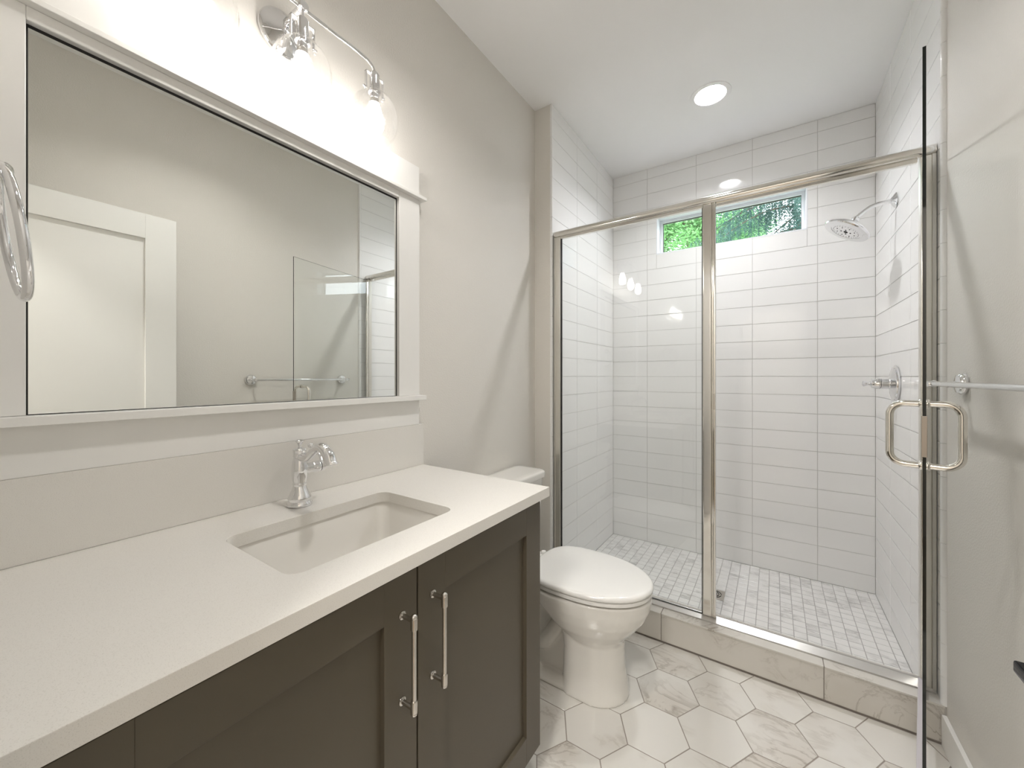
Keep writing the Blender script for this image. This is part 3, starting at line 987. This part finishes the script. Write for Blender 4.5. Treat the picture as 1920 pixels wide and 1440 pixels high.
fp = obj('fixed_panel', bm, [M['glass'], M['glassedge']], se)
for p in fp.data.polygons:
    if abs(p.normal.y) < .5: p.material_index = 1
bm = nb()
box(bm, XL + .0425, XL + .0460, YE - .0055, YE + .0055, ZC + .02, 1.99)
box(bm, .8605, .8640, YE - .0055, YE + .0055, ZC + .02, 1.99)
obj('panel_gasket', bm, M['black'], se)
# open door leaf, built straight and swung about its hinge edge
hx, hy_ = 1.5665, 1.930
leadY = 1.277; leadX = 1.1304 + .2263 * leadY
dvec = Vector((leadX - hx, leadY - hy_, 0)); DL = dvec.length
ang = math.atan2(dvec.y, dvec.x)
RM = Matrix.Translation(Vector((hx, hy_, 0))) @ Matrix.Rotation(ang, 4, 'Z')
# local frame: x = from hinge to leading edge, y = across the glass (+y faces right wall / outside? see below)
bm = nb(); b2 = nb(); box(b2, .012, DL, -.003, .003, .160, 1.989); merge(bm, b2, 0, RM)
dr_ = obj('glass_door', bm, [M['glass'], M['glassedge']], se)
nloc = (RM.to_3x3() @ Vector((0, 1, 0)))
for p in dr_.data.polygons:
    if abs(p.normal.dot(nloc)) < .5: p.material_index = 1
dr_['label'] = 'clear glass door leaf swung open toward the viewer'
bm = nb(); b2 = nb()
box(b2, 0, .016, -.006, .006, .150, 1.985, .002, 2); merge(bm, b2, 0, RM)
obj('hinge_rail', bm, M['nickel'], dr_)
bm = nb(); b2 = nb()
box(b2, .006, DL, -.0045, .0045, .146, .1595, .001, 1)
box(b2, .006, DL, -.0150, -.003, .136, .172, .001, 1); merge(bm, b2, 0, RM)
obj('door_sweep', bm, M['sweep'], dr_)
bm = nb(); b2 = nb()
zc0, zc1 = 1.040, 1.135
box(b2, DL - .014, DL + .0022, -.0048, .0048, zc0, zc1, .0006, 1); merge(bm, b2, 0, RM)
obj('magnet_catch', bm, M['catch'], dr_)
for s in (-1, 1):
    bm = nb(); b2 = nb()
    hx_ = DL - .062; zt, zb_ = 1.1605, 1.0105
    o_ = .0605
    path = [(hx_, s * .003, zt), (hx_, s * .028, zt)]
    rr = .028
    path += [(hx_, s * (o_ - rr + rr * math.sin(a)), zt - rr + rr * math.cos(a)) for a in [k * PI / 16 for k in range(0, 9)]]
    path += [(hx_, s * (o_ - rr + rr * math.cos(a)), zb_ + rr - rr * math.sin(a)) for a in [k * PI / 16 for k in range(0, 9)]]
    path += [(hx_, s * .028, zb_), (hx_, s * .003, zb_)]
    tube(b2, path, .0080, 20)
    for zz in (zt, zb_):
        lathe(b2, [(.0105, .003), (.0110, .004), (.0110, .008), (.0085, .010)], (hx_, 0, zz), (0, s, 0), 22)
    merge(bm, b2, 0, RM)
    obj('pull_handle', bm, M['nickel'], dr_, 60)

# ---- shower head
sh = thing('showerhead', 'round chrome shower head on a curved arm from the right tiled wall', 'shower head', (W, 2.466, 2.036))
sy = 2.466
bm = nb()
lathe(bm, [(.033, .0003), (.034, .003), (.030, .007), (.020, .013), (.014, .018), (.011, .020)], (W, sy, 2.036), (-1, 0, 0), 32)
obj('wall_flange', bm, M['chrome'], sh, 50)
bm = nb()
arm = smooth_path([(W - .004, sy, 2.036), (W - .05, sy, 2.034), (W - .085, sy, 2.026), (W - .115, sy, 2.007), (W - .141, sy, 1.983)], 8)
tube(bm, arm, .0095, 18)
obj('shower_arm', bm, M['chrome'], sh)
a = math.radians(33)
na = Vector((-math.sin(a), -.07, -math.cos(a))).normalized()
base = Vector((W - .141, sy, 1.983)) 
bm = nb()
lathe(bm, [(.0105, -.006), (.0125, -.002), (.0165, .000), (.0165, .010), (.012, .014), (.014, .018), (.030, .024), (.055, .033), (.078, .045), (.0930, .056), (.0965, .063), (.0940, .068), (.0800, .0700), (.0660, .0690), (.0655, .0675), (.0630, .0675), (.0600, .0695), (.030, .0702), (0, .0702)], tuple(base), tuple(na), 48)
obj('head_shell', bm, M['chrome'], sh, 40)
q = Vector((0, 0, 1)).rotation_difference(na)
bm = nb()
def spot(bm, r, ph, rad, h=.0703):
    c = base + q @ Vector((r * math.cos(ph), r * math.sin(ph), h))
    lathe(bm, [(rad, 0), (rad * .8, .0012), (0, .0014)], tuple(c), tuple(na), 12)
for k in range(4): spot(bm, .020, k * PI / 2 + .4, .0035)
for k in range(8): spot(bm, .040, k * PI / 4, .0022)
for k in range(28): spot(bm, .054, k * 2 * PI / 28, .0011)
spot(bm, 0, 0, .0095)
obj('spray_nozzles', bm, M['void'], sh)

# ---- shower valve
sv = thing('shower_valve', 'round chrome shower valve trim on the right tiled wall', 'shower valve', (W, 2.468, 1.197))
bm = nb()
lathe(bm, [(.0830, .0003), (.0840, .004), (.0800, .0075), (.0740, .0080), (.0730, .012), (.0650, .015), (.0600, .0155), (.040, .020), (.0260, .024), (.0240, .028), (.0240, .052), (.0225, .054)], (W, 2.468, 1.192), (-1, 0, 0), 56)
obj('escutcheon', bm, M['chrome'], sv, 40)
bm = nb()
lathe(bm, [(.0225, .0545), (.0250, .056), (.0245, .064), (.0225, .074), (.0200, .082), (.0190, .086), (.0120, .089), (.0075, .093), (.0068, .097), (.0085, .103), (.0125, .110), (.0135, .114), (.0100, .118), (0, .119)], (W, 2.468, 1.192), (-1, 0, 0), 32)
tube(bm, smooth_path([(W - .068, 2.468, 1.20), (W - .072, 2.495, 1.205), (W - .074, 2.530, 1.212)], 6), [.0065, .0045], 12)
obj('valve_handle', bm, M['chrome'], sv, 50)

# ---- shower drain
dd = thing('shower_drain', 'small square metal drain with curved slots in the shower floor', 'drain', (.852, 2.415, ZF))
bm = nb(); box(bm, .800, .908, 2.361, 2.469, ZF + .0002, ZF + .003, .0012, 1)
obj('drain_cover', bm, M['brushed'], dd)
bm = nb()
for k in range(4):
    for j, rr in enumerate((.016, .027, .038)):
        a0 = k * PI / 2 + .18; a1 = (k + 1) * PI / 2 - .18
        pts = [(.854 + rr * math.cos(a0 + (a1 - a0) * t / 8), 2.415 + rr * math.sin(a0 + (a1 - a0) * t / 8), ZF + .0027) for t in range(9)]
        tube(bm, pts, .0022, 6)
obj('drain_slots', bm, M['void'], dd)

# ---- towel bar on the right wall
tb = thing('towel_bar', 'long chrome towel bar on the painted right wall', 'towel bar', (WP, 1.41, 1.199))
bz = 1.204
bm = nb(); tube(bm, [(1.538, 1.088, bz), (1.538, 1.742, bz)], .0078, 20)
for y, s in ((1.086, -1), (1.743, 1)):
    lathe(bm, [(.0078, -.004), (.0086, -.001), (.0086, .003), (.006, .006), (0, .0065)], (1.538, y, bz), (0, s, 0), 18)
obj('rail', bm, M['chrome'], tb, 50)
for y in (1.108, 1.722):
    bm = nb()
    lathe(bm, [(.0320, .0003), (.0330, .004), (.0325, .010), (.0285, .0150), (.0270, .0170), (.0180, .0190), (.0080, .020), (.0075, .058), (.0100, .062), (.0110, .066), (.0105, .074), (.0090, .079), (0, .0795)], (WP, y, bz), (-1, 0, 0), 36)
    obj('mounting_post', bm, M['chrome'], tb, 40)

# ================================================================== OUTSIDE
def add_rnd(bm, seed):
    pass
def branchy(bm, p, d, L, r, depth, rnd, tips):
    n_ = 5
    pts = [Vector(p)]
    dd_ = Vector(d).normalized()
    for i in range(n_):
        dd_ = (dd_ + Vector((rnd.uniform(-.2, .2), rnd.uniform(-.2, .2), rnd.uniform(-.1, .15)))).normalized()
        pts.append(pts[-1] + dd_ * L / n_)
    tube(bm, pts, [r, r * .5], 6)
    tips += pts[2:]
    if depth:
        for k in range(4):
            i = rnd.randint(1, n_)
            nd_ = (dd_ + Vector((rnd.uniform(-1, 1), rnd.uniform(-1, 1), rnd.uniform(-.3, .7)))).normalized()
            branchy(bm, pts[i], nd_, L * .62, r * .5, depth - 1, rnd, tips)

def leafy_tree(x, y, h0, label, seed, nl, spread):
    rnd = random.Random(seed)
    t = thing('leafy_tree', label, 'tree', (x, y, -.4))
    bm = nb(); tips = []
    tube(bm, smooth_path([(x, y, -.4), (x + .1, y, 1.2), (x - .05, y + .1, h0)], 5), [.13, .07], 10)
    for k in range(9):
        a = k * 2.4
        zz = h0 - 4.4 + k * .42
        branchy(bm, (x, y, zz), (math.cos(a), math.sin(a), .7), spread, .035, 2, rnd, tips)
    obj('trunk', bm, M['bark'], t)
    bm = nb()
    for i in range(nl):
        c = rnd.choice(tips) + Vector((rnd.gauss(0, .2), rnd.gauss(0, .2), rnd.gauss(0, .18)))
        s = rnd.uniform(.030, .055)
        u = Vector((rnd.gauss(0, 1), rnd.gauss(0, 1), rnd.gauss(0, .5))).normalized()
        w = u.cross(Vector((rnd.gauss(0, 1), rnd.gauss(0, 1), rnd.gauss(0, 1)))).normalized()
        q0 = [c - u * s, c - w * s * .5 - u * s * .1, c + u * s, c + w * s * .5 - u * s * .1]
        bm.faces.new([bm.verts.new(v) for v in q0])
    o = obj('foliage', bm, M['leaf'], t); o['kind'] = 'stuff'
    paint_rnd(o)

def cedar(x, y, h0, label, seed, nb_, reach):
    rnd = random.Random(seed)
    t = thing('cedar_tree', label, 'tree', (x, y, -.4))
    bm = nb()
    tube(bm, [(x, y, -.4), (x, y, h0 * .5), (x + .05, y, h0)], [.17, .03], 10)
    nm = nb()
    for k in range(nb_):
        a = k * 2.399 + rnd.uniform(-.2, .2)
        zz = 1.7 + (h0 - 2.0) * (k + .5) / nb_
        L = reach * (1.05 - .5 * (zz - 1.7) / (h0 - 1.7)) * rnd.uniform(.8, 1.1)
        pts = []
        for i in range(9):
            f = i / 8
            pts.append(Vector((x + L * f * math.cos(a), y + L * f * math.sin(a), zz + .25 * f - .75 * f * f)))
        tube(bm, pts, [.018, .004], 5)
        for i in range(1, 9):
            for m_ in range(16):
                # hanging spray
                c = pts[i].lerp(pts[i - 1], rnd.random()) + Vector((rnd.gauss(0, .07), rnd.gauss(0, .07), 0))
                ln = rnd.uniform(.22, .62)
                sw = Vector((rnd.gauss(0, .05), rnd.gauss(0, .05), -1)).normalized()
                nseg = 13
                for j in range(nseg):
                    p = c + sw * ln * j / nseg
                    for side in (-1, 1):
                        u = Vector((side * rnd.uniform(.4, 1), rnd.uniform(-1, 1), -.9)).normalized()
                        s = .038 * (1.1 - j / nseg)
                        w = u.cross(sw).normalized() * .0085
                        nm.faces.new([nm.verts.new(v) for v in (p - w, p + w, p + u * s + w * .4, p + u * s - w * .4)])
    obj('trunk', bm, M['bark'], t)
    o = obj('foliage', nm, M['needle'], t); o['kind'] = 'stuff'
    paint_rnd(o)
leafy_tree(-.8, 11.6, 6.6, 'bright green leafy tree in the left half of the shower window', 3, 60000, 1.6)
cedar(1.70, 6.9, 6.4, 'drooping blue-green cedar in the right half of the shower window', 5, 80, 1.9)
